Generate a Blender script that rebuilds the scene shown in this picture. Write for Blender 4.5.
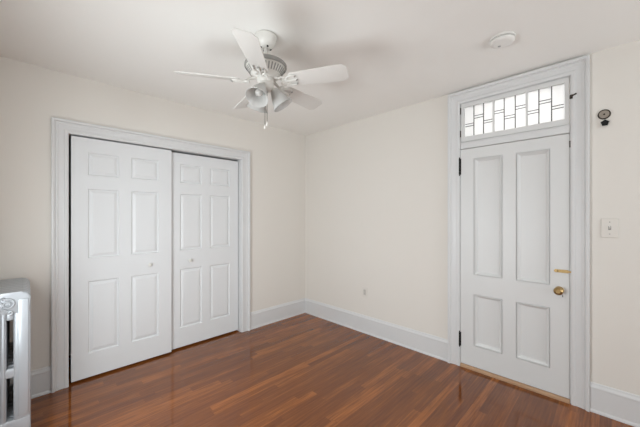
import bpy, bmesh, math, random
from mathutils import Vector, Matrix
random.seed(7)
PI = math.pi
S = bpy.context.scene
C = S.collection
for o in list(bpy.data.objects):
    bpy.data.objects.remove(o)

# ------------------------------------------------------------------ camera
CAM = Vector((-2.912, -3.211, 1.4185))
YAW = math.radians(44.914)
cd = bpy.data.cameras.new('camera')
cd.sensor_width = 36.0
cd.lens = 294.0 / 640.0 * 36.0
cd.shift_y = 2.28 / 640.0
cd.clip_start = 0.02
cam = bpy.data.objects.new('camera', cd)
cam.location = CAM
cam.rotation_euler = (PI / 2, 0, YAW - PI / 2)
C.objects.link(cam)
S.camera = cam

# ------------------------------------------------------------------ world, daylight, exposure
S.view_settings.view_transform = 'Standard'
S.view_settings.look = 'None'
S.view_settings.gamma = 1.0
S.view_settings.exposure = 0.06
S.view_settings.use_curve_mapping = False
w = bpy.data.worlds.new('overcast_sky')
S.world = w
w.use_nodes = True
w.node_tree.nodes['Background'].inputs[0].default_value = (0.86, 0.93, 1.0, 1)
w.node_tree.nodes['Background'].inputs[1].default_value = 1.2


def area(name, loc, direction, sx, sy, power, color=(1, 1, 1), spread=PI):
    d = bpy.data.lights.new(name, 'AREA')
    d.shape = 'RECTANGLE'
    d.size, d.size_y = sx, sy
    d.energy = power
    d.color = color
    d.spread = spread
    o = bpy.data.objects.new(name, d)
    o.location = loc
    o.rotation_euler = Vector(direction).to_track_quat('-Z', 'Y').to_euler()
    C.objects.link(o)
    return o


# room shell extents
RX0, RX1 = -3.20, 0.0       # west and east wall planes
RY0, RY1 = -5.40, 0.0       # south and north wall planes
RH = 2.60
# windows out of view: west one placed for its light, south ones added as fill
WW = (-2.30, -1.10, 0.42, 1.72)          # y0, y1, z0, z1 on the west wall
SW1 = (-2.60, -1.75, 0.75, 2.35)         # x0, x1, z0, z1 on the south wall
SW2 = (-1.25, -0.40, 0.75, 2.35)
area('west_window_daylight', (RX0 - 0.16, (WW[0] + WW[1]) / 2, 1.07), (1, 0.30, -0.12), 1.18, 1.28, 57, (0.93, 0.97, 1.0))
area('south_fill_daylight_west', (-2.175, RY0 - 0.16, 1.55), (0.0, 1, 0.45), 0.83, 1.58, 13, (0.94, 0.97, 1.0))  # added fill through the unseen south openings, tilted up to brighten the ceiling
area('south_fill_daylight_east', (-0.825, RY0 - 0.16, 1.55), (0.0, 1, 0.45), 0.83, 1.58, 26, (0.94, 0.97, 1.0))  # stronger added fill on the entry side


# ------------------------------------------------------------------ materials
def srgb(r, g, b):
    f = lambda c: (c / 255 / 12.92) if c / 255 <= 0.04045 else ((c / 255 + 0.055) / 1.055) ** 2.4
    return (f(r), f(g), f(b), 1)


def mat(name, col, rough=0.5, metal=0.0, bump=0.0, bscale=60.0, vary=0.0, vscale=3.0, coat=0.0, spec=0.5):
    m = bpy.data.materials.new(name)
    m.use_nodes = True
    nt = m.node_tree
    N, L = nt.nodes, nt.links
    b = N['Principled BSDF']
    b.inputs['Base Color'].default_value = col
    b.inputs['Roughness'].default_value = rough
    b.inputs['Metallic'].default_value = metal
    b.inputs['Coat Weight'].default_value = coat
    b.inputs['Specular IOR Level'].default_value = spec
    tc = N.new('ShaderNodeTexCoord')
    if vary > 0:
        n = N.new('ShaderNodeTexNoise')
        n.inputs['Scale'].default_value = vscale
        n.inputs['Detail'].default_value = 4
        L.new(tc.outputs['Object'], n.inputs['Vector'])
        mx = N.new('ShaderNodeMix')
        mx.data_type = 'RGBA'
        mx.inputs[6].default_value = [c * (1 - vary) for c in col[:3]] + [1]
        mx.inputs[7].default_value = [min(1, c * (1 + vary)) for c in col[:3]] + [1]
        L.new(n.outputs['Fac'], mx.inputs[0])
        L.new(mx.outputs[2], b.inputs['Base Color'])
    if bump > 0:
        n2 = N.new('ShaderNodeTexNoise')
        n2.inputs['Scale'].default_value = bscale
        n2.inputs['Detail'].default_value = 5
        L.new(tc.outputs['Object'], n2.inputs['Vector'])
        bp = N.new('ShaderNodeBump')
        bp.inputs['Strength'].default_value = bump
        bp.inputs['Distance'].default_value = 0.004
        L.new(n2.outputs['Fac'], bp.inputs['Height'])
        L.new(bp.outputs['Normal'], b.inputs['Normal'])
    return m


M_wall = mat('cream_wall_paint', srgb(229, 224, 217), 0.75, bump=0.10, bscale=9, vary=0.012, vscale=1.7, spec=0.3)
M_ceil = mat('ceiling_paint', srgb(245, 243, 239), 0.85, bump=0.06, bscale=6, vary=0.012, vscale=1.2, spec=0.2)
M_trim = mat('white_trim_paint', srgb(220, 220, 220), 0.38, bump=0.02, bscale=14)
M_door = mat('white_moulded_door', srgb(226, 227, 228), 0.42, bump=0.04, bscale=40)
M_old = mat('old_white_door_paint', srgb(221, 221, 220), 0.42, bump=0.06, bscale=11)
M_fan = mat('white_fan_enamel', srgb(222, 219, 213), 0.32)
M_fanbl = mat('white_fan_blade', srgb(222, 219, 214), 0.45)
M_vent = mat('grey_vent_metal', srgb(150, 148, 144), 0.5)
M_dark = mat('dark_slot', srgb(26, 24, 22), 0.7)
M_black = mat('black_iron', srgb(22, 21, 20), 0.45, 0.4)
M_brass = mat('aged_brass', srgb(178, 150, 104), 0.28, 1.0, vary=0.2, vscale=40)
M_pewter = mat('dull_pewter', srgb(172, 164, 154), 0.35, 0.9, vary=0.15, vscale=60)
M_dpewter = mat('dark_pewter', srgb(70, 64, 58), 0.4, 0.8)
M_plast = mat('white_plastic', srgb(234, 232, 228), 0.35)
M_ivory = mat('ivory_plastic', srgb(226, 221, 214), 0.35)
M_plastg2 = mat('aged_grey_plastic', srgb(198, 193, 186), 0.4)
M_plastg = mat('grey_plastic', srgb(150, 148, 145), 0.5)
M_rad = mat('silver_white_radiator_paint', srgb(176, 179, 183), 0.34, 0.25, bump=0.12, bscale=25)
M_lead = mat('lead_came', srgb(92, 92, 92), 0.5, 0.4)
M_thresh = mat('worn_oak_threshold', srgb(186, 150, 118), 0.5, bump=0.2, bscale=40, vary=0.15, vscale=18)
M_chain = mat('nickel_chain', srgb(128, 124, 118), 0.35, 0.9)


def glassy(name, tint, frosted):
    m = bpy.data.materials.new(name)
    m.use_nodes = True
    N, L = m.node_tree.nodes, m.node_tree.links
    N.remove(N['Principled BSDF'])
    out = N['Material Output']
    mix = N.new('ShaderNodeMixShader')
    if frosted:                                   # milky textured glass: lets light through diffusely
        a = N.new('ShaderNodeBsdfTranslucent')
        d = N.new('ShaderNodeBsdfDiffuse')
        d.inputs[0].default_value = tint
        m1 = N.new('ShaderNodeMixShader')
        m1.inputs[0].default_value = frosted
        L.new(d.outputs[0], m1.inputs[1])
        L.new(a.outputs[0], m1.inputs[2])
        base = m1
    else:
        base = N.new('ShaderNodeBsdfTransparent')
        a = base
    a.inputs[0].default_value = tint
    g = N.new('ShaderNodeBsdfGlossy')
    g.inputs['Roughness'].default_value = 0.15 if frosted else 0.0
    mix.inputs[0].default_value = 0.05
    L.new(base.outputs[0], mix.inputs[1])
    L.new(g.outputs[0], mix.inputs[2])
    L.new(mix.outputs[0], out.inputs[0])
    return m


M_pane = glassy('window_glass', (0.95, 0.97, 0.97, 1), 0)
M_opal = glassy('transom_textured_glass', (0.93, 0.94, 0.95, 1), 0.8)
M_shade = glassy('frosted_lamp_glass', (0.74, 0.73, 0.71, 1), 0.35)
M_bulb = mat('lamp_bulb_glass', srgb(196, 193, 188), 0.25)


def floor_mat():
    m = bpy.data.materials.new('red_brown_strip_floor')
    m.use_nodes = True
    N, L = m.node_tree.nodes, m.node_tree.links
    b = N['Principled BSDF']
    tc = N.new('ShaderNodeTexCoord')
    sp = N.new('ShaderNodeSeparateXYZ')
    L.new(tc.outputs['Object'], sp.inputs[0])

    def math_(op, a, bb=None, c=None):
        n = N.new('ShaderNodeMath')
        n.operation = op
        for i, v in enumerate((a, bb, c)):
            if v is None:
                continue
            if isinstance(v, (int, float)):
                n.inputs[i].default_value = v
            else:
                L.new(v, n.inputs[i])
        return n.outputs[0]
    wdt, ln = 0.0572, 0.95
    ry = math_('DIVIDE', sp.outputs['Y'], wdt)
    row = math_('FLOOR', ry)
    wn = N.new('ShaderNodeTexWhiteNoise')
    wn.noise_dimensions = '1D'
    L.new(row, wn.inputs['W'])
    rx = math_('ADD', math_('DIVIDE', sp.outputs['X'], ln), math_('MULTIPLY', wn.outputs['Value'], 17.3))
    col = math_('FLOOR', rx)
    cmb = N.new('ShaderNodeCombineXYZ')
    L.new(row, cmb.inputs[0])
    L.new(col, cmb.inputs[1])
    wn2 = N.new('ShaderNodeTexWhiteNoise')
    wn2.noise_dimensions = '2D'
    L.new(cmb.outputs[0], wn2.inputs['Vector'])
    # grain: stretched along the strip, shifted per board
    gv = N.new('ShaderNodeCombineXYZ')
    L.new(math_('MULTIPLY', sp.outputs['X'], 3.5), gv.inputs[0])
    L.new(math_('MULTIPLY', sp.outputs['Y'], 75.0), gv.inputs[1])
    L.new(math_('MULTIPLY', wn2.outputs['Value'], 31.0), gv.inputs[2])
    gr = N.new('ShaderNodeTexNoise')
    gr.inputs['Scale'].default_value = 1.0
    gr.inputs['Detail'].default_value = 6
    gr.inputs['Roughness'].default_value = 0.6
    L.new(gv.outputs[0], gr.inputs['Vector'])
    big = N.new('ShaderNodeTexNoise')
    big.inputs['Scale'].default_value = 1.1
    big.inputs['Detail'].default_value = 2
    L.new(tc.outputs['Object'], big.inputs['Vector'])
    f = math_('ADD', math_('MULTIPLY', wn2.outputs['Value'], 0.22), math_('MULTIPLY', gr.outputs['Fac'], 0.64))
    f = math_('ADD', f, math_('MULTIPLY', big.outputs['Fac'], 0.14))
    cr = N.new('ShaderNodeValToRGB')
    e = cr.color_ramp.elements
    e[0].position, e[0].color = 0.25, srgb(90, 46, 18)
    e[1].position, e[1].color = 0.80, srgb(188, 112, 50)
    k = cr.color_ramp.elements.new(0.52)
    k.color = srgb(128, 71, 29)
    L.new(f, cr.inputs[0])
    # seams
    fy = math_('FRACT', ry)
    ey = math_('MINIMUM', fy, math_('SUBTRACT', 1.0, fy))
    fx = math_('FRACT', rx)
    ex = math_('MINIMUM', fx, math_('SUBTRACT', 1.0, fx))
    seam = math_('MINIMUM', math_('DIVIDE', ey, 0.014), math_('DIVIDE', ex, 0.0013))
    seam = math_('MINIMUM', seam, 1.0)
    sm = math_('MULTIPLY_ADD', seam, 0.42, 0.58)
    mx = N.new('ShaderNodeMix')
    mx.data_type = 'RGBA'
    mx.blend_type = 'MULTIPLY'
    mx.inputs[0].default_value = 1
    L.new(cr.outputs[0], mx.inputs[6])
    L.new(sm, mx.inputs[7])
    L.new(mx.outputs[2], b.inputs['Base Color'])
    L.new(math_('MULTIPLY_ADD', gr.outputs['Fac'], 0.06, 0.04), b.inputs['Roughness'])
    b.inputs['IOR'].default_value = 1.5
    b.inputs['Coat Weight'].default_value = 0.15
    b.inputs['Coat Roughness'].default_value = 0.08
    bp = N.new('ShaderNodeBump')
    bp.inputs['Strength'].default_value = 0.12
    bp.inputs['Distance'].default_value = 0.001
    wv = N.new('ShaderNodeTexNoise')
    wv.inputs['Scale'].default_value = 9
    L.new(tc.outputs['Object'], wv.inputs['Vector'])
    L.new(math_('ADD', math_('ADD', seam, math_('MULTIPLY', wn2.outputs['Value'], 0.5)), math_('MULTIPLY', wv.outputs['Fac'], 1.2)), bp.inputs['Height'])
    L.new(bp.outputs['Normal'], b.inputs['Normal'])
    return m


M_floor = floor_mat()


# ------------------------------------------------------------------ mesh helpers
def box(bm, lo, hi, bev=0.0, seg=2):
    lo, hi = Vector(lo), Vector(hi)
    g = bmesh.ops.create_cube(bm, size=1.0)
    vs = g['verts']
    for v in vs:
        v.co = Vector([(lo[i] + hi[i]) / 2 + v.co[i] * (hi[i] - lo[i]) for i in range(3)])
    if bev > 0:
        es = list({e for v in vs for e in v.link_edges})
        bmesh.ops.bevel(bm, geom=es, offset=bev, segments=seg, profile=0.5, affect='EDGES')


def lathe(bm, prof, n=32, mtx=None):
    """prof: (r, z) list turned about z; mtx places it."""
    mtx = mtx or Matrix()
    rings = []
    for r, z in prof:
        if r < 1e-6:
            rings.append([bm.verts.new(mtx @ Vector((0, 0, z)))])
        else:
            rings.append([bm.verts.new(mtx @ Vector((r * math.cos(2 * PI * i / n), r * math.sin(2 * PI * i / n), z))) for i in range(n)])
    for a, b in zip(rings, rings[1:]):
        for i in range(n):
            j = (i + 1) % n
            if len(a) == 1 and len(b) == 1:
                continue
            if len(a) == 1:
                bm.faces.new((a[0], b[i], b[j]))
            elif len(b) == 1:
                bm.faces.new((a[i], a[j], b[0]))
            else:
                bm.faces.new((a[i], a[j], b[j], b[i]))


def tube(bm, pts, r, n=10, caps=True):
    pts = [Vector(p) for p in pts]
    rings = []
    up = None
    for i, p in enumerate(pts):
        t = (pts[min(i + 1, len(pts) - 1)] - pts[max(i - 1, 0)]).normalized()
        if up is None:
            up = t.orthogonal().normalized()
        up = (up - t * up.dot(t)).normalized()
        s = t.cross(up)
        rr = r[i] if isinstance(r, (list, tuple)) else r
        rings.append([bm.verts.new(p + (up * math.cos(2 * PI * k / n) + s * math.sin(2 * PI * k / n)) * rr) for k in range(n)])
    for a, b in zip(rings, rings[1:]):
        for k in range(n):
            bm.faces.new((a[k], a[(k + 1) % n], b[(k + 1) % n], b[k]))
    if caps:
        bm.faces.new(rings[0][::-1])
        bm.faces.new(rings[-1])


def prism(bm, poly, d0, d1, f, bev=0.0, seg=2):
    """poly: 2-D outline; f(a, b, d) -> 3-D point; extruded from depth d0 to d1."""
    A = [bm.verts.new(f(a, b, d0)) for a, b in poly]
    B = [bm.verts.new(f(a, b, d1)) for a, b in poly]
    n = len(poly)
    fs = [bm.faces.new(A[::-1]), bm.faces.new(B)]
    for i in range(n):
        fs.append(bm.faces.new((A[i], A[(i + 1) % n], B[(i + 1) % n], B[i])))
    if bev:
        es = list({e for fc in fs[:2] for e in fc.edges})
        bmesh.ops.bevel(bm, geom=es, offset=bev, segments=seg, profile=0.5, affect='EDGES')


def sweep(bm, prof, path, f):
    """prof: (across, out) outline; path: list of (a, b, da, db) points with the across-direction (mitred); f(a,b,out)."""
    rings = []
    for a, b, da, db in path:
        rings.append([bm.verts.new(f(a + da * s, b + db * s, o)) for s, o in prof])
    n = len(prof)
    for A, B in zip(rings, rings[1:]):
        for k in range(n):
            bm.faces.new((A[k], A[(k + 1) % n], B[(k + 1) % n], B[k]))
    bm.faces.new(rings[0][::-1])
    bm.faces.new(rings[-1])


def obj(name, bm, m, parent=None, smooth=None, loc=None):
    bmesh.ops.recalc_face_normals(bm, faces=bm.faces)
    me = bpy.data.meshes.new(name)
    bm.to_mesh(me)
    bm.free()
    me.materials.append(m)
    o = bpy.data.objects.new(name, me)
    C.objects.link(o)
    if parent:
        o.parent = parent
    if loc:
        o.location = loc
    if smooth is not None:
        me.polygons.foreach_set('use_smooth', [True] * len(me.polygons))
        me.set_sharp_from_angle(angle=math.radians(smooth))
    return o


def tag(o, label, cat, group=None, kind=None):
    o['label'] = label
    o['category'] = cat
    if group:
        o['group'] = group
    if kind:
        o['kind'] = kind
    return o


def struct(o, label, cat):
    return tag(o, label, cat, kind='structure')


def empty(name, loc=(0, 0, 0)):
    o = bpy.data.objects.new(name, None)
    o.empty_display_size = 0.1
    o.location = loc
    C.objects.link(o)
    return o


NB = bmesh.new
# wall frames: north wall a=x, b=z, out=-y;  east wall a=y, b=z, out=-x
fN = lambda a, b, o: Vector((a, -o, b))
fE = lambda a, b, o: Vector((-o, a, b))

# ------------------------------------------------------------------ room shell
T = 0.14
OX0, OX1, OZ = -2.657, -1.050, 2.104            # closet opening
DY0, DY1 = -2.984, -2.186                       # entry opening (y), full height with transom
DZ = 2.478
HALL = 1.3
bm = NB()
box(bm, (RX0 - T, RY0 - T, -0.12), (HALL, 0.75, 0.0))
struct(obj('floor', bm, M_floor), 'red brown narrow strip hardwood floor with a satin sheen', 'floor')
bm = NB()
box(bm, (RX0 - T, RY0 - T, RH), (HALL, 0.75, RH + 0.12))
struct(obj('ceiling', bm, M_ceil), 'flat off white painted plaster ceiling', 'ceiling')
bm = NB()                                        # north wall with the closet behind it
box(bm, (RX0 - T, 0, 0), (OX0, T, RH))
box(bm, (OX1, 0, 0), (RX1, T, RH))
box(bm, (OX0, 0, OZ), (OX1, T, RH))
box(bm, (OX0 - 0.2, 0.70, 0), (OX1 + 0.2, 0.75, RH))
box(bm, (OX0 - 0.25, T, 0), (OX0 - 0.2, 0.75, RH))
box(bm, (OX1 + 0.2, T, 0), (OX1 + 0.25, 0.75, RH))
struct(obj('wall_north', bm, M_wall), 'cream wall holding the white sliding closet doors', 'wall')
bm = NB()                                        # east wall with the entry opening
box(bm, (0, RY0 - T, 0), (T, DY0, RH))
box(bm, (0, DY1, 0), (T, T, RH))
box(bm, (0, DY0, DZ), (T, DY1, RH))
struct(obj('wall_east', bm, M_wall), 'cream wall with the panelled entry door and transom', 'wall')
bm = NB()
y0, y1, z0, z1 = WW
box(bm, (RX0 - T, RY0 - T, 0), (RX0, y0, RH))
box(bm, (RX0 - T, y1, 0), (RX0, 0, RH))
box(bm, (RX0 - T, y0, 0), (RX0, y1, z0))
box(bm, (RX0 - T, y0, z1), (RX0, y1, RH))
struct(obj('wall_west', bm, M_wall), 'cream wall behind the cast iron radiator', 'wall')
bm = NB()
xs = [RX0, SW1[0], SW1[1], SW2[0], SW2[1], RX1]
for i in (0, 2, 4):
    box(bm, (xs[i], RY0 - T, 0), (xs[i + 1], RY0, RH))
for s in (SW1, SW2):
    box(bm, (s[0], RY0 - T, 0), (s[1], RY0, s[2]))
    box(bm, (s[0], RY0 - T, s[3]), (s[1], RY0, RH))
struct(obj('wall_south', bm, M_wall), 'cream wall with two added sash windows behind the photographer', 'wall')
bm = NB()                                        # hallway seen only through the transom glass
box(bm, (HALL, -3.9, 0), (HALL + 0.1, -1.2, RH))
box(bm, (T, -3.95, 0), (HALL, -3.85, RH))
box(bm, (T, -1.25, 0), (HALL, -1.15, RH))
struct(obj('wall_hall', bm, M_wall), 'hallway wall beyond the entry door', 'wall')
area('hall_ceiling_lamp', (0.60, -2.62, 2.52), (-0.3, 0, -1), 0.5, 0.9, 14, (1.0, 0.98, 0.95))


def sash_window(name, fr, a0, a1, z0, z1, label):
    """double-hung window filling an opening; fr(a, z, o): o positive into the room."""
    bm = NB()
    def fbox(a, b, c, d, o0, o1):
        p, q = fr(a, c, o0), fr(b, d, o1)
        box(bm, [min(p[i], q[i]) for i in range(3)], [max(p[i], q[i]) for i in range(3)])
    zc = (z0 + z1) / 2
    fbox(a0, a0 + 0.05, z0, z1, -0.11, -0.03)
    fbox(a1 - 0.05, a1, z0, z1, -0.11, -0.03)
    fbox(a0 + 0.05, a1 - 0.05, z1 - 0.05, z1, -0.11, -0.03)
    fbox(a0 + 0.05, a1 - 0.05, z0, z0 + 0.07, -0.11, -0.03)
    fbox(a0 + 0.05, a1 - 0.05, zc - 0.02, zc + 0.02, -0.11, -0.03)
    r = struct(obj(name, bm, M_trim), label, 'window')
    bm = NB()
    for c, d in ((z0 + 0.07, zc - 0.02), (zc + 0.02, z1 - 0.05)):
        fbox(a0 + 0.05, a1 - 0.05, c, d, -0.075, -0.071)
    obj('pane', bm, M_pane, r)
    bm = NB()                                    # casing round the opening
    for a, b, c, d in ((a0 - 0.1, a0, z0 - 0.1, z1 + 0.1), (a1, a1 + 0.1, z0 - 0.1, z1 + 0.1), (a0, a1, z1, z1 + 0.1), (a0, a1, z0 - 0.1, z0)):
        fbox(a, b, c, d, 0.0, 0.02)
    obj('window_frame', bm, M_trim, r)


sash_window('window_2', lambda a, z, o: Vector((RX0 + o, a, z)), *WW, 'white double hung window on the radiator wall')
sash_window('window_3', lambda a, z, o: Vector((a, RY0 + o, z)), *SW1, 'added white double hung window behind the camera nearer the radiator wall')
sash_window('window_4', lambda a, z, o: Vector((a, RY0 + o, z)), *SW2, 'added white double hung window behind the camera nearer the entry wall')

# ------------------------------------------------------------------ casings
CASE = [(0.0, 0.0), (0.0, 0.013), (0.010, 0.018), (0.024, 0.018), (0.028, 0.014), (0.034, 0.013), (0.062, 0.015), (0.067, 0.018),
        (0.074, 0.020), (0.080, 0.018), (0.083, 0.022), (0.088, 0.031), (0.098, 0.034), (0.106, 0.033), (0.107, 0.0)]


def casing_path(a0, a1, top):
    return [(a0, 0, -1, 0), (a0, top, -1, 1), (a1, top, 1, 1), (a1, 0, 1, 0)]


bm = NB()
sweep(bm, CASE, casing_path(OX0, OX1, OZ), fN)
box(bm, (OX0 - 0.001, 0.0, 0), (OX0 + 0.001, 0.115, OZ))             # jamb linings and head with the track
box(bm, (OX1 - 0.006, 0.0, 0), (OX1 + 0.001, 0.115, OZ))
box(bm, (OX0, 0.0, OZ - 0.001), (OX1, 0.115, OZ + 0.001))
struct(obj('trim_1', bm, M_trim), 'white moulded casing around the closet opening', 'trim')
bm = NB()
sweep(bm, CASE, casing_path(DY0, DY1, DZ), fE)
box(bm, (0.0, DY0, 0), (0.12, DY0 + 0.004, DZ))
box(bm, (0.0, DY1 - 0.004, 0), (0.12, DY1, DZ))
box(bm, (0.0, DY0, DZ - 0.004), (0.12, DY1, DZ))
box(bm, (-0.010, DY0 + 0.004, 2.046), (0.11, DY1 - 0.004, 2.106), 0.003)   # transom bar
box(bm, (-0.015, DY0 + 0.004, 2.098), (0.0, DY1 - 0.004, 2.106), 0.002)
box(bm, (0.045, DY0 + 0.004, 0.03), (0.06, DY0 + 0.02, 2.046))              # door stops
box(bm, (0.045, DY1 - 0.02, 0.03), (0.06, DY1 - 0.004, 2.046))
struct(obj('trim_2', bm, M_trim), 'white moulded casing around the entry door and transom', 'trim')
bm = NB()
prism(bm, [(-0.016, 0.0), (-0.016, 0.018), (-0.008, 0.027), (0.0, 0.029), (0.12, 0.029), (0.12, 0.0)], DY0 + 0.004, DY1 - 0.004,
      lambda a, b, d: Vector((a, d, b)))
struct(obj('trim_3', bm, M_thresh), 'worn light oak threshold strip under the entry door', 'threshold')

BASE = [(0.0, 0.0), (0.020, 0.0), (0.020, 0.010), (0.017, 0.018), (0.014, 0.022), (0.014, 0.168), (0.0155, 0.172), (0.0155, 0.180),
        (0.012, 0.188), (0.008, 0.196), (0.006, 0.206), (0.004, 0.210), (0.0, 0.210)]   # (out, z)


def baseboard(name, pieces, label):
    bm = NB()
    for a0, a1, f in pieces:
        prism(bm, BASE, a0, a1, f)
    return struct(obj(name, bm, M_trim), label, 'baseboard')


pN = lambda o, z, d: Vector((d, -o, z))
pE = lambda o, z, d: Vector((-o, d, z))
baseboard('baseboard_north', [(RX0, OX0 - 0.107, pN), (OX1 + 0.107, RX1, pN)], 'white moulded baseboard along the closet wall')
baseboard('baseboard_east', [(DY1 + 0.107, RY1, pE), (RY0, DY0 - 0.107, pE)], 'white moulded baseboard along the entry door wall')
baseboard('baseboard_west', [(RY0, RY1, lambda o, z, d: Vector((RX0 + o, d, z)))], 'white moulded baseboard behind the radiator')
baseboard('baseboard_south', [(RX0, RX1, lambda o, z, d: Vector((d, RY0 + o, z)))], 'white moulded baseboard behind the photographer')


# ------------------------------------------------------------------ panelled doors
def panel_door(name, f, W, z0, z1, thick, cols, rows, rings, m, label):
    """f(a, z, o) with o=0 at the face; stiles and rails are the root mesh, each panel a child."""
    bm = NB()
    us = sorted({0.0, W, *[v for c in cols for v in c]})
    zs = sorted({z0, z1, *[v for r in rows for v in r]})
    holes = {(c[0], r[0]) for c in cols for r in rows}
    V = {}
    def vv(a, z, o):
        k = (round(a, 5), round(z, 5), round(o, 5))
        if k not in V:
            V[k] = bm.verts.new(f(a, z, o))
        return V[k]
    for i in range(len(us) - 1):
        for j in range(len(zs) - 1):
            q = [(us[i], zs[j]), (us[i + 1], zs[j]), (us[i + 1], zs[j + 1]), (us[i], zs[j + 1])]
            bm.faces.new([vv(a, z, -thick) for a, z in q][::-1])
            if (us[i], zs[j]) not in holes:
                bm.faces.new([vv(a, z, 0) for a, z in q])
    for i in range(len(us) - 1):
        for z in (z0, z1):
            bm.faces.new([vv(us[i], z, 0), vv(us[i + 1], z, 0), vv(us[i + 1], z, -thick), vv(us[i], z, -thick)])
    for j in range(len(zs) - 1):
        for a in (0.0, W):
            bm.faces.new([vv(a, zs[j], 0), vv(a, zs[j + 1], 0), vv(a, zs[j + 1], -thick), vv(a, zs[j], -thick)])
    root = struct(obj(name, bm, m), label, 'door')
    for c in cols:
        for r in rows:
            bm = NB()
            prev = None
            for ins, dep in rings:
                ring = [bm.verts.new(f(a, z, dep)) for a, z in
                        ((c[0] + ins, r[0] + ins), (c[1] - ins, r[0] + ins), (c[1] - ins, r[1] - ins), (c[0] + ins, r[1] - ins))]
                if prev:
                    for k in range(4):
                        bm.faces.new((prev[k], prev[(k + 1) % 4], ring[(k + 1) % 4], ring[k]))
                prev = ring
            bm.faces.new(prev)
            obj('panel', bm, m, root)
    return root


RAISED = [(0.0, 0.0), (0.003, -0.006), (0.008, -0.012), (0.014, -0.0125), (0.034, -0.004), (0.038, -0.003)]
rowsC = [(0.222, 0.850), (1.050, 1.652), (1.770, 1.968)]
colsC = [(0.111, 0.338), (0.436, 0.673)]


def round_knob(parent, base, direction, m):
    bm = NB()
    mtx = Matrix.Translation(base) @ Vector(direction).to_track_quat('Z', 'Y').to_matrix().to_4x4()
    lathe(bm, [(0, 0), (0.011, 0), (0.011, 0.003), (0.007, 0.006), (0.007, 0.012), (0.013, 0.016), (0.0175, 0.022), (0.0175, 0.027), (0.012, 0.031), (0, 0.032)], 24, mtx)
    return obj('door_knob', bm, m, parent, smooth=40)


d1 = panel_door('door_2', lambda a, z, o: Vector((-2.639 + a, 0.010 - o, z)), 0.791, 0.019, 2.091, 0.034, colsC, rowsC, RAISED, M_door,
                'white six panel sliding closet door on the side next to the radiator, in front of the other')
round_knob(d1, (-2.052, 0.010, 0.938), (0, -1, 0), M_fan)
d2 = panel_door('door_3', lambda a, z, o: Vector((-1.866 + a, 0.052 - o, z)), 0.802, 0.020, 2.084, 0.034,
                [(0.118, 0.354), (0.446, 0.692)], rowsC, RAISED, M_door,
                'white six panel sliding closet door nearer the room corner, set back behind the other')
round_knob(d2, (-1.648, 0.052, 0.936), (0, -1, 0), M_fan)

# entry door: hinge side at y=-2.190, lock side at y=-2.979
OGEE = [(0.0, 0.0), (0.0003, -0.009), (0.0045, -0.009), (0.005, 0.002), (0.007, 0.004), (0.010, 0.002), (0.012, -0.006), (0.017, -0.008), (0.022, -0.013), (0.028, -0.018), (0.030, -0.0205), (0.034, -0.0205)]
XF = -0.006                                       # door face plane (towards the room)
dE = panel_door('door_1', lambda a, z, o: Vector((XF - o, -2.978 + a, z)), 0.787, 0.034, 2.040, 0.040,
                [(0.116, 0.343), (0.443, 0.672)], [(0.226, 0.700), (0.876, 1.945)], OGEE, M_old,
                'old white four panel entry door with brass knob under the transom')


def on_plane_x(u, v, x):
    rt = Vector((math.sin(YAW), -math.cos(YAW), 0))
    d = Vector((math.cos(YAW), math.sin(YAW), 0)) + rt * (u - 320) / 294.0 + Vector((0, 0, 1)) * (215.78 - v) / 294.0
    return CAM + d * ((x - CAM.x) / d.x)


KY, KZ = -2.917, 0.846
bm = NB()
mx = Matrix.Translation((XF, KY, KZ)) @ Vector((-1, 0, 0)).to_track_quat('Z', 'Y').to_matrix().to_4x4()
lathe(bm, [(0, 0), (0.029, 0), (0.029, 0.003), (0.022, 0.007), (0.012, 0.009), (0.0095, 0.014), (0.0095, 0.032), (0.016, 0.036), (0.025, 0.042),
           (0.0295, 0.050), (0.0290, 0.058), (0.024, 0.064), (0.015, 0.068), (0.013, 0.0665), (0, 0.0665)], 32, mx)
k = obj('door_knob', bm, M_brass, dE, smooth=35)
k['label'] = 'round aged brass door knob'
bm = NB()
box(bm, (XF - 0.004, KY - 0.036, KZ - 0.062), (XF, KY - 0.012 + 0.006, KZ - 0.018), 0.0015)
ke = obj('keyhole_cover', bm, M_old, dE)
bm = NB()
box(bm, (XF - 0.0046, KY - 0.0235, KZ - 0.050), (XF - 0.0035, KY - 0.0185, KZ - 0.034))
obj('keyhole', bm, M_dark, ke)
bm = NB()                                         # surface bolt
box(bm, (XF - 0.009, -2.993, 0.987), (XF - 0.004, -2.885, 1.001), 0.001)
box(bm, (XF - 0.004, -2.972, 0.982), (XF, -2.890, 1.006), 0.001)
bolt = obj('slide_bolt', bm, M_brass, dE)
bolt['label'] = 'brass slide bolt above the knob'
bm = NB()
lathe(bm, [(0, 0), (0.004, 0), (0.004, 0.006), (0.0065, 0.009), (0.004, 0.013), (0, 0.0135)], 16,
      Matrix.Translation((XF - 0.009, -2.905, 0.994)) @ Vector((-1, 0, 0)).to_track_quat('Z', 'Y').to_matrix().to_4x4())
obj('bolt_knob', bm, M_brass, bolt, smooth=40)
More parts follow.
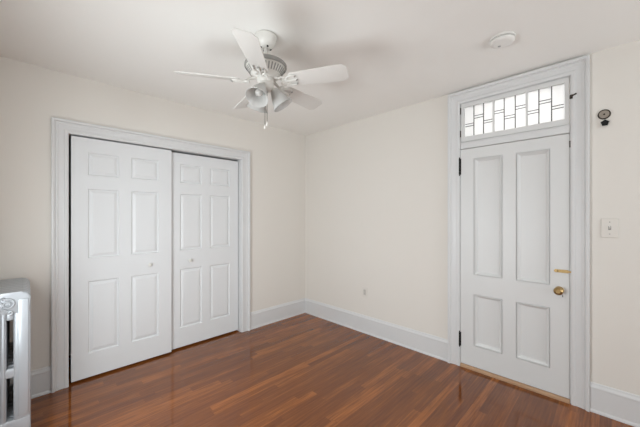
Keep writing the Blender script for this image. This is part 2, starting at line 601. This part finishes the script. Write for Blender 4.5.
for zc, hh in ((1.882, 0.150), (0.258, 0.128)):   # butt hinges
    bm = NB()
    yk = -2.1835
    n = 5
    for i in range(n):
        za = zc - hh / 2 + hh * i / n
        lathe(bm, [(0, za + 0.0006), (0.0068, za + 0.0006), (0.0068, za + hh / n - 0.0006), (0, za + hh / n - 0.0006)], 14, Matrix.Translation((XF - 0.008, yk, 0)))
    lathe(bm, [(0, 0), (0.005, 0.001), (0.006, 0.005), (0.003, 0.012), (0, 0.013)], 14, Matrix.Translation((XF - 0.008, yk, zc + hh / 2)))
    lathe(bm, [(0, 0), (0.005, -0.001), (0.006, -0.005), (0.003, -0.012), (0, -0.013)], 14, Matrix.Translation((XF - 0.008, yk, zc - hh / 2)))
    box(bm, (XF - 0.0035, yk - 0.012, zc - hh / 2), (XF - 0.0005, yk, zc + hh / 2))
    h = obj('hinge', bm, M_black, dE, smooth=40)
    h['label'] = 'black iron butt hinge'
bm = NB()
box(bm, (XF - 0.004, -2.988, 1.935), (XF + 0.001, -2.976, 1.985), 0.001)
obj('catch_plate', bm, M_dpewter, dE)

# transom: sash frame root, leaded glass, cames, hinges, latch
GY0, GY1, GZ0, GZ1 = -2.950, -2.222, 2.157, 2.434
SY0, SY1, SZ0, SZ1 = DY0 + 0.009, DY1 - 0.009, 2.112, 2.469
bm = NB()
XS = -0.006
for lo, hi in (((SY0, SZ0), (GY0, SZ1)), ((GY1, SZ0), (SY1, SZ1)), ((GY0, GZ1), (GY1, SZ1)), ((GY0, SZ0), (GY1, GZ0))):
    box(bm, (XS, lo[0], lo[1]), (XS + 0.034, hi[0], hi[1]))
W3 = (GY1 - GY0) / 3
for i in (1, 2):
    box(bm, (XS + 0.002, GY0 + W3 * i - 0.007, GZ0), (XS + 0.03, GY0 + W3 * i + 0.007, GZ1))
tr = struct(obj('window_1', bm, M_old), 'leaded glass transom window above the entry door', 'window')
bm = NB()
box(bm, (XS + 0.016, GY0, GZ0), (XS + 0.020, GY1, GZ1))
obj('pane', bm, M_opal, tr)
bm = NB()
cw = 0.0034
pw = W3 / 3
for g in range(3):
    for p in range(3):
        ya = GY0 + g * W3 + p * pw
        if p:
            box(bm, (XS + 0.010, ya - cw, GZ0), (XS + 0.0155, ya + cw, GZ1), 0.001)
        idx = g * 3 + p                           # from the lock side, low and high by turns
        fr = 0.385 if idx % 2 == 0 else 0.61
        a, b = ya + (0.007 if p == 0 else cw), ya + pw - (0.007 if p == 2 else cw)
        for dz in (-0.011, 0.011):
            zz = GZ0 + fr * (GZ1 - GZ0) + dz
            box(bm, (XS + 0.0105, a, zz - 0.0026), (XS + 0.0152, b, zz + 0.0026))
obj('lead_came', bm, M_lead, tr)
for zc in (2.190, 2.405):
    bm = NB()
    lathe(bm, [(0, -0.03), (0.004, -0.03), (0.004, 0.03), (0, 0.03)], 12, Matrix.Translation((XS - 0.004, SY1 + 0.004, zc)))
    obj('hinge', bm, M_dpewter, tr, smooth=40)
bm = NB()
ly, lz = -2.990, 2.312
box(bm, (XS - 0.016, ly - 0.007, lz - 0.016), (XS - 0.011, ly + 0.010, lz + 0.016), 0.002)
box(bm, (XS - 0.011, ly + 0.004, lz - 0.012), (XS, ly + 0.012, lz + 0.012))
tube(bm, [(XS - 0.014, ly, lz), (XS - 0.028, ly - 0.002, lz), (XS - 0.034, ly - 0.014, lz + 0.004), (XS - 0.034, ly - 0.030, lz + 0.010)], [0.004, 0.005, 0.005, 0.006], 10)
tl = obj('latch', bm, M_dpewter, tr, smooth=40)
tl['label'] = 'dark metal turn latch of the transom'

# ------------------------------------------------------------------ ceiling fan
FX, FY = -1.793, -1.591
fan = tag(empty('ceiling_fan', (FX, FY, RH)), 'white five blade ceiling fan with frosted lamp shades and pull chains', 'ceiling fan')
DZF = -0.014
DROP = Matrix.Translation((0, 0, DZF))
ZB = -0.306                                       # blade plane under the ceiling


def fpart(name, bm, m, parent=None, smooth=40):
    return obj(name, bm, m, parent or fan, smooth=smooth)


bm = NB()
lathe(bm, [(0, 0), (0.066, 0), (0.074, -0.006), (0.075, -0.016), (0.070, -0.024), (0.068, -0.036), (0.060, -0.056), (0.046, -0.072), (0.030, -0.080), (0.019, -0.082), (0.019, -0.078), (0, -0.078)], 40)
can = fpart('canopy', bm, M_fan)
for i in range(4):
    a = math.radians(45 + 90 * i - 60)
    bm = NB()
    mx = Matrix.Translation((0.033 * math.cos(a), 0.033 * math.sin(a), -0.0785)) @ Vector((math.cos(a) * 0.5, math.sin(a) * 0.5, -1)).to_track_quat('Z', 'Y').to_matrix().to_4x4()
    lathe(bm, [(0, 0.004), (0.0065, 0.004), (0.0065, 0)], 12, mx)
    obj('vent_hole', bm, M_dark, can)
bm = NB()
lathe(bm, [(0, -0.075), (0.0125, -0.075), (0.0125, -0.145), (0.020, -0.150), (0.022, -0.164), (0, -0.164)], 20)
fpart('downrod', bm, M_fan)
bm = NB()
lathe(bm, [(0, -0.143), (0.035, -0.143), (0.050, -0.147), (0.085, -0.153), (0.115, -0.162), (0.131, -0.175), (0.134, -0.186), (0.130, -0.196), (0.126, -0.200),
           (0.112, -0.222), (0.094, -0.246), (0.074, -0.262), (0.055, -0.268), (0, -0.268)], 64, DROP)
mot = fpart('motor_housing', bm, M_fan)
bm = NB()
lathe(bm, [(0.1315, -0.172), (0.1368, -0.178), (0.1372, -0.192), (0.1315, -0.200)], 64, DROP)
obj('trim_ring', bm, M_vent, mot, smooth=40)
bm = NB()                                         # the vent slots round the lower bowl
for i in range(36):
    a = 2 * PI * (i + 0.5) / 36
    r0, z0, r1, z1 = 0.1225, -0.2065 + DZF, 0.0985, -0.2415 + DZF
    ca, sa = math.cos(a), math.sin(a)
    ta = Vector((-sa, ca, 0)) * 0.0042
    nrm = Vector((ca * 0.8, sa * 0.8, -0.6)) * 0.0022
    p, q = Vector((r0 * ca, r0 * sa, z0)) + nrm, Vector((r1 * ca, r1 * sa, z1)) + nrm
    vs = [bm.verts.new(x) for x in (p - ta, p + ta, q + ta * 0.8, q - ta * 0.8)]
    ws = [bm.verts.new(v.co - nrm * 2.5) for v in vs]
    bm.faces.new(vs)
    for i2 in range(4):
        bm.faces.new((vs[i2], ws[i2], ws[(i2 + 1) % 4], vs[(i2 + 1) % 4]))
obj('vent_slot', bm, M_vent, mot)
# camera-frame azimuth (0 = to the picture's side, 90 = away) turned into world azimuth
AZ = YAW - PI / 2
PITCH = math.radians(17)
BLADES = [-91, -15, 51, 122, 194]
R0, R1 = 0.165, 0.545
for deg in BLADES:
    a = math.radians(deg) + AZ
    rot = Matrix.Rotation(a, 4, 'Z')
    tilt = Matrix.Translation((0, 0, ZB)) @ Matrix.Rotation(-PITCH, 4, 'X')
    mtx = rot @ tilt
    mti = mtx @ Matrix.Translation((-0.028, 0, 0))
    bm = NB()                                     # scrolled blade iron
    tube(bm, [rot @ Vector((0.062, 0, -0.276)), rot @ Vector((0.095, 0, -0.288)), rot @ Vector((0.125, 0, -0.304)), mti @ Vector((0.155, 0, -0.006))], [0.011, 0.009, 0.009, 0.010], 10)
    for s in (-1, 1):
        tube(bm, [mti @ Vector((0.150 + 0.016 * math.cos(t), s * (0.020 + 0.018 * math.sin(t)), -0.006)) for t in [k * PI / 8 for k in range(17)]], 0.0055, 8)
        tube(bm, [mti @ Vector((x, s * y, -0.006)) for x, y in ((0.150, 0.004), (0.172, 0.018), (0.195, 0.036), (0.225, 0.040), (0.240, 0.032))], [0.007, 0.007, 0.007, 0.006, 0.005], 8)
    tube(bm, [mti @ Vector((x, 0, -0.006)) for x in (0.155, 0.205, 0.245)], [0.009, 0.008, 0.006], 8)
    irn = fpart('blade_iron', bm, M_fan)
    bm = NB()
    for x, y in ((0.240, 0.031), (0.240, -0.031), (0.244, 0.0)):
        lathe(bm, [(0, -0.014), (0.005, -0.012), (0.0055, -0.006)], 12, mti @ Matrix.Translation((x, y, 0)))
    obj('screw', bm, M_vent, irn)
    bm = NB()
    out = []
    w0, w1 = 0.056, 0.069
    pts = [(R0, -w0 * 0.75), (R0 + 0.012, -w0), (0.36, -0.062), (R1 - 0.03, -w1), (R1 - 0.002, -w1 + 0.024), (R1, -w1 + 0.034)]
    out = pts + [(x, -y) for x, y in reversed(pts)]
    prism(bm, out, 0.0, 0.0045, lambda p, q, d: mtx @ Vector((p, q, d)), 0.0015, 2)
    fpart('blade', bm, M_fanbl, smooth=30)
bm = NB()
lathe(bm, [(0, -0.262), (0.052, -0.262), (0.056, -0.268), (0.056, -0.285), (0.050, -0.296), (0.052, -0.302), (0.050, -0.325), (0.040, -0.342), (0.024, -0.352), (0.010, -0.356), (0.008, -0.366), (0, -0.368)], 40, DROP)
sw = fpart('switch_housing', bm, M_fan)
for deg in (-108, 12, 132):
    a = math.radians(deg) + AZ
    dirv = Vector((math.cos(a) * 0.54, math.sin(a) * 0.54, -0.84)).normalized()
    base = Vector((0.040 * math.cos(a), 0.040 * math.sin(a), -0.332))
    mtx = Matrix.Translation(base) @ dirv.to_track_quat('Z', 'Y').to_matrix().to_4x4()
    bm = NB()
    lathe(bm, [(0, -0.01), (0.012, -0.01), (0.012, 0.016), (0.024, 0.020), (0.026, 0.026), (0.026, 0.040), (0, 0.040)], 24, mtx)
    fit = fpart('lamp_holder', bm, M_fan)
    bm = NB()                                     # ribbed bell, double walled
    prof = [(0.0225, 0.030), (0.026, 0.042), (0.033, 0.056), (0.039, 0.074), (0.044, 0.094), (0.050, 0.110), (0.057, 0.121), (0.0555, 0.122), (0.048, 0.111),
            (0.0415, 0.094), (0.0365, 0.074), (0.030, 0.056), (0.023, 0.042), (0.020, 0.030)]
    lathe(bm, [(x * 1.28, 0.030 + (z - 0.030) * 1.18) for x, z in prof], 36, mtx)
    fpart('lamp_shade', bm, M_shade)
    bm = NB()
    lathe(bm, [(0, 0.036), (0.012, 0.038), (0.013, 0.050), (0.020, 0.066), (0.025, 0.080), (0.023, 0.094), (0.014, 0.104), (0, 0.107)], 20, mtx)
    obj('bulb', bm, M_bulb, fit, smooth=60)
rt = Vector((math.sin(YAW), -math.cos(YAW), 0))
fwd = Vector((math.cos(YAW), math.sin(YAW), 0))
for off, zt, zb in ((-0.003, -0.350, -0.586), (0.011, -0.365, -0.568)):
    p = rt * off - fwd * 0.012
    bm = NB()
    tube(bm, [p + Vector((0, 0, zt)), p + Vector((0, 0, zb))], 0.0019, 8)
    ch = fpart('pull_chain', bm, M_chain)
    ch['label'] = 'thin metal pull chain'
    bm = NB()
    lathe(bm, [(0, 0.004), (0.003, 0.003), (0.0055, -0.006), (0.0075, -0.016), (0.006, -0.026), (0, -0.029)], 16, Matrix.Translation(p + Vector((0, 0, zb))))
    obj('pull_knob', bm, M_fan, ch, smooth=60)

# ------------------------------------------------------------------ smoke detector
sd = tag(empty('smoke_detector', (-0.672, -2.690, RH)), 'round white smoke detector on the ceiling near the entry door', 'smoke detector')
bm = NB()
lathe(bm, [(0, 0), (0.072, 0), (0.074, -0.004), (0.073, -0.010), (0.066, -0.012), (0, -0.012)], 48)
obj('mounting_base', bm, M_plast, sd, smooth=40)
bm = NB()
lathe(bm, [(0.058, -0.012), (0.060, -0.012), (0.060, -0.018), (0.058, -0.018)], 48)
obj('sensing_slot', bm, M_plastg, sd, smooth=40)
bm = NB()
lathe(bm, [(0, -0.018), (0.069, -0.018), (0.072, -0.021), (0.071, -0.028), (0.064, -0.036), (0.050, -0.040), (0, -0.041)], 48)
cv = obj('cover', bm, M_plast, sd, smooth=40)
bm = NB()
lathe(bm, [(0, -0.0405), (0.009, -0.0405), (0.009, -0.0425), (0, -0.043)], 20, Matrix.Translation((0.014, 0.022, 0)))
obj('test_button', bm, M_plastg, cv)

# ------------------------------------------------------------------ wall fittings on the entry wall
ls = tag(empty('light_switch', (0, -3.194, 1.332)), 'ivory toggle light switch on the wall beside the entry door casing', 'light switch')
bm = NB()
box(bm, (-0.006, -0.044, -0.068), (0, 0.044, 0.068), 0.003)
obj('switch_plate', bm, M_ivory, ls)
bm = NB()
box(bm, (-0.007, -0.007, -0.014), (-0.0055, 0.007, 0.014))
obj('toggle_slot', bm, M_plastg, ls)
bm = NB()
prism(bm, [(-0.006, -0.007), (-0.006, 0.005), (-0.020, 0.012), (-0.021, 0.007)], -0.004, 0.004, lambda a, b, d: Vector((a, d, b)), 0.0008)
obj('toggle', bm, M_plast, ls)
for s in (-1, 1):
    bm = NB()
    lathe(bm, [(0, 0.0015), (0.0032, 0.001), (0.0035, -0.001)], 12, Matrix.Translation((-0.006, 0, s * 0.042)) @ Vector((-1, 0, 0)).to_track_quat('Z', 'Y').to_matrix().to_4x4())
    obj('screw', bm, M_plastg, ls)

ol = tag(empty('wall_outlet', (0, -1.078, 0.492)), 'small white electrical outlet low on the wall between corner and entry door', 'outlet')
bm = NB()
box(bm, (-0.006, -0.036, -0.057), (0, 0.036, 0.057), 0.003)
obj('outlet_plate', bm, M_ivory, ol)
bm = NB()
box(bm, (-0.0085, -0.0165, -0.0335), (-0.0055, 0.0165, 0.0335), 0.001)
so = obj('socket', bm, M_plastg2, ol)
so['label'] = 'greyish rectangular socket insert'
for sg in (-1, 1):
    bm = NB()
    for q in (-0.006, 0.006):
        box(bm, (-0.0090, q - 0.0010, sg * 0.017 - 0.002), (-0.008, q + 0.0010, sg * 0.017 + 0.006))
    obj('slot', bm, M_plastg, so)

wr = tag(empty('wall_rosette', (0, -3.166, 2.140)), 'round dark rimmed metal rosette with a black knob under it, high beside the door casing', 'wall fitting')
toW = Vector((-1, 0, 0)).to_track_quat('Z', 'Y').to_matrix().to_4x4()
bm = NB()
lathe(bm, [(0, 0.004), (0.008, 0.004), (0.012, 0.0035), (0.022, 0.006), (0.028, 0.006), (0.028, 0)], 36, toW)
dk = obj('disc', bm, M_pewter, wr, smooth=40)
bm = NB()
lathe(bm, [(0.027, 0.0), (0.027, 0.007), (0.030, 0.009), (0.034, 0.007), (0.035, 0.0)], 36, toW)
obj('rim', bm, M_dpewter, wr, smooth=40)
bm = NB()
lathe(bm, [(0, 0.009), (0.004, 0.008), (0.006, 0.004)], 14, toW)
obj('screw', bm, M_dpewter, dk, smooth=40)
bm = NB()
box(bm, (-0.004, -0.018, -0.092), (0, 0.020, -0.036), 0.0015)
bk = obj('back_plate', bm, M_ivory, wr)
bm = NB()
star = []
for i in range(10):
    r = 0.024 if i % 2 == 0 else 0.0165
    t = PI / 2 + i * PI / 5
    star.append((r * math.cos(t) - 0.004, r * math.sin(t) - 0.064))
prism(bm, star, -0.022, -0.010, lambda a, b, d: Vector((d, a, b)), 0.002)
lathe(bm, [(0, 0.0), (0.008, 0.0), (0.008, 0.012), (0, 0.012)], 14, Matrix.Translation((0, -0.004, -0.064)) @ toW)
obj('knob', bm, M_black, wr)

# ------------------------------------------------------------------ cast iron radiator along the west wall
RXC, RYN = -3.003, -0.680                         # centre line, near end
rad = tag(empty('radiator', (RXC, RYN, 0)), 'silver white cast iron column radiator standing beside the closet casing', 'radiator')
NS, PITCHR, TH = 9, 0.0635, 0.054
HW, RT = 0.116, 0.962


def arc(cx, cz, r, t0, t1, n=7):
    return [(cx + r * math.cos(t0 + (t1 - t0) * i / (n - 1)), cz + r * math.sin(t0 + (t1 - t0) * i / (n - 1))) for i in range(n)]


def section_mesh(end):
    bm = NB()
    f = lambda a, b, d: Vector((a, d, b))
    # crown, foot and bridge across the three columns
    crown = arc(HW - 0.040, RT - 0.040, 0.040, 0, PI / 2) + arc(-HW + 0.040, RT - 0.040, 0.040, PI / 2, PI) + [(-HW, 0.832), (HW, 0.832)]
    prism(bm, crown, 0.0, TH, f, 0.012, 3)
    foot = [(HW, 0.20), (-HW, 0.20)] + arc(-HW + 0.03, 0.11, 0.03, PI, 1.5 * PI) + arc(HW - 0.03, 0.11, 0.03, 1.5 * PI, 2 * PI)
    prism(bm, foot, 0.0, TH, f, 0.012, 3)
    for xa, xb in ((-HW, -0.041), (-0.0135, 0.0135), (0.041, HW)):
        box(bm, (xa, 0.002, 0.12), (xb, TH - 0.002, 0.90), 0.012, 3)
        box(bm, (xa + (0.019 if xb > 0.05 else 0.008), -0.0035, 0.215), (xb - (0.010 if xb > 0.05 else 0.008), 0.01, 0.82 if xb < 0.05 else 0.915), 0.003, 2)
    box(bm, (-HW + 0.02, 0.006, 0.449), (HW - 0.02, TH - 0.006, 0.508), 0.012, 3)
    for xg in (-0.027, 0.027):
        box(bm, (xg - 0.015, 0.004, 0.795), (xg + 0.015, TH - 0.004, 0.845), 0.008, 2)
    for z in (0.16, 0.885):                       # hubs joining neighbours
        lathe(bm, [(0, -0.003), (0.032, -0.003), (0.032, PITCHR), (0, PITCHR)], 20,
              Matrix.Translation((0, 0, z)) @ Matrix.Rotation(-PI / 2, 4, 'X') if not end else Matrix.Translation((0, 0.004, z)) @ Matrix.Rotation(-PI / 2, 4, 'X'))
    if end:
        for s in (-1, 1):
            prism(bm, [(s * 0.060, 0.15), (s * 0.110, 0.15), (s * 0.112, 0.03), (s * 0.118, 0.0), (s * 0.066, 0.0), (s * 0.072, 0.03)], 0.004, TH - 0.004, f, 0.004)
    return bm


p0 = obj('section', section_mesh(True), M_rad, rad, smooth=45)
p1 = obj('section', section_mesh(False), M_rad, rad, smooth=45)
p1.location = (0, PITCHR, 0)
for i in range(2, NS):
    c = (p0 if i == NS - 1 else p1).copy()
    C.objects.link(c)
    c.parent = rad
    c.location = (0, PITCHR * i, 0)
bm = NB()                                         # scroll ornament on the end section
def scroll(cx, cz, r, turns, s, t0):
    n = 34
    pts = []
    for i in range(n):
        k = i / (n - 1)
        t = t0 + s * k * turns * 2 * PI
        rr = r * (1 - 0.80 * k)
        pts.append(Vector((cx + rr * math.cos(t), -0.004, cz + rr * math.sin(t))))
    tube(bm, pts, [0.0062 - 0.002 * i / n for i in range(n)], 8)
for s in (-1, 1):
    scroll(s * 0.019, 0.896, 0.031, 1.5, -s, PI / 2 + s * 0.5)
    scroll(s * 0.027, 0.843, 0.012, 1.2, s, -PI / 2)
    tube(bm, [Vector((s * x, -0.004, z)) for x, z in ((0.0, 0.868), (0.010, 0.862), (0.020, 0.852))], 0.005, 8)
lathe(bm, [(0, 0.012), (0.007, 0.009), (0.010, 0.0)], 14, Matrix.Translation((0, 0, 0.930)) @ Vector((0, -1, 0)).to_track_quat('Z', 'Y').to_matrix().to_4x4())
obj('scroll_ornament', bm, M_rad, rad, smooth=60)
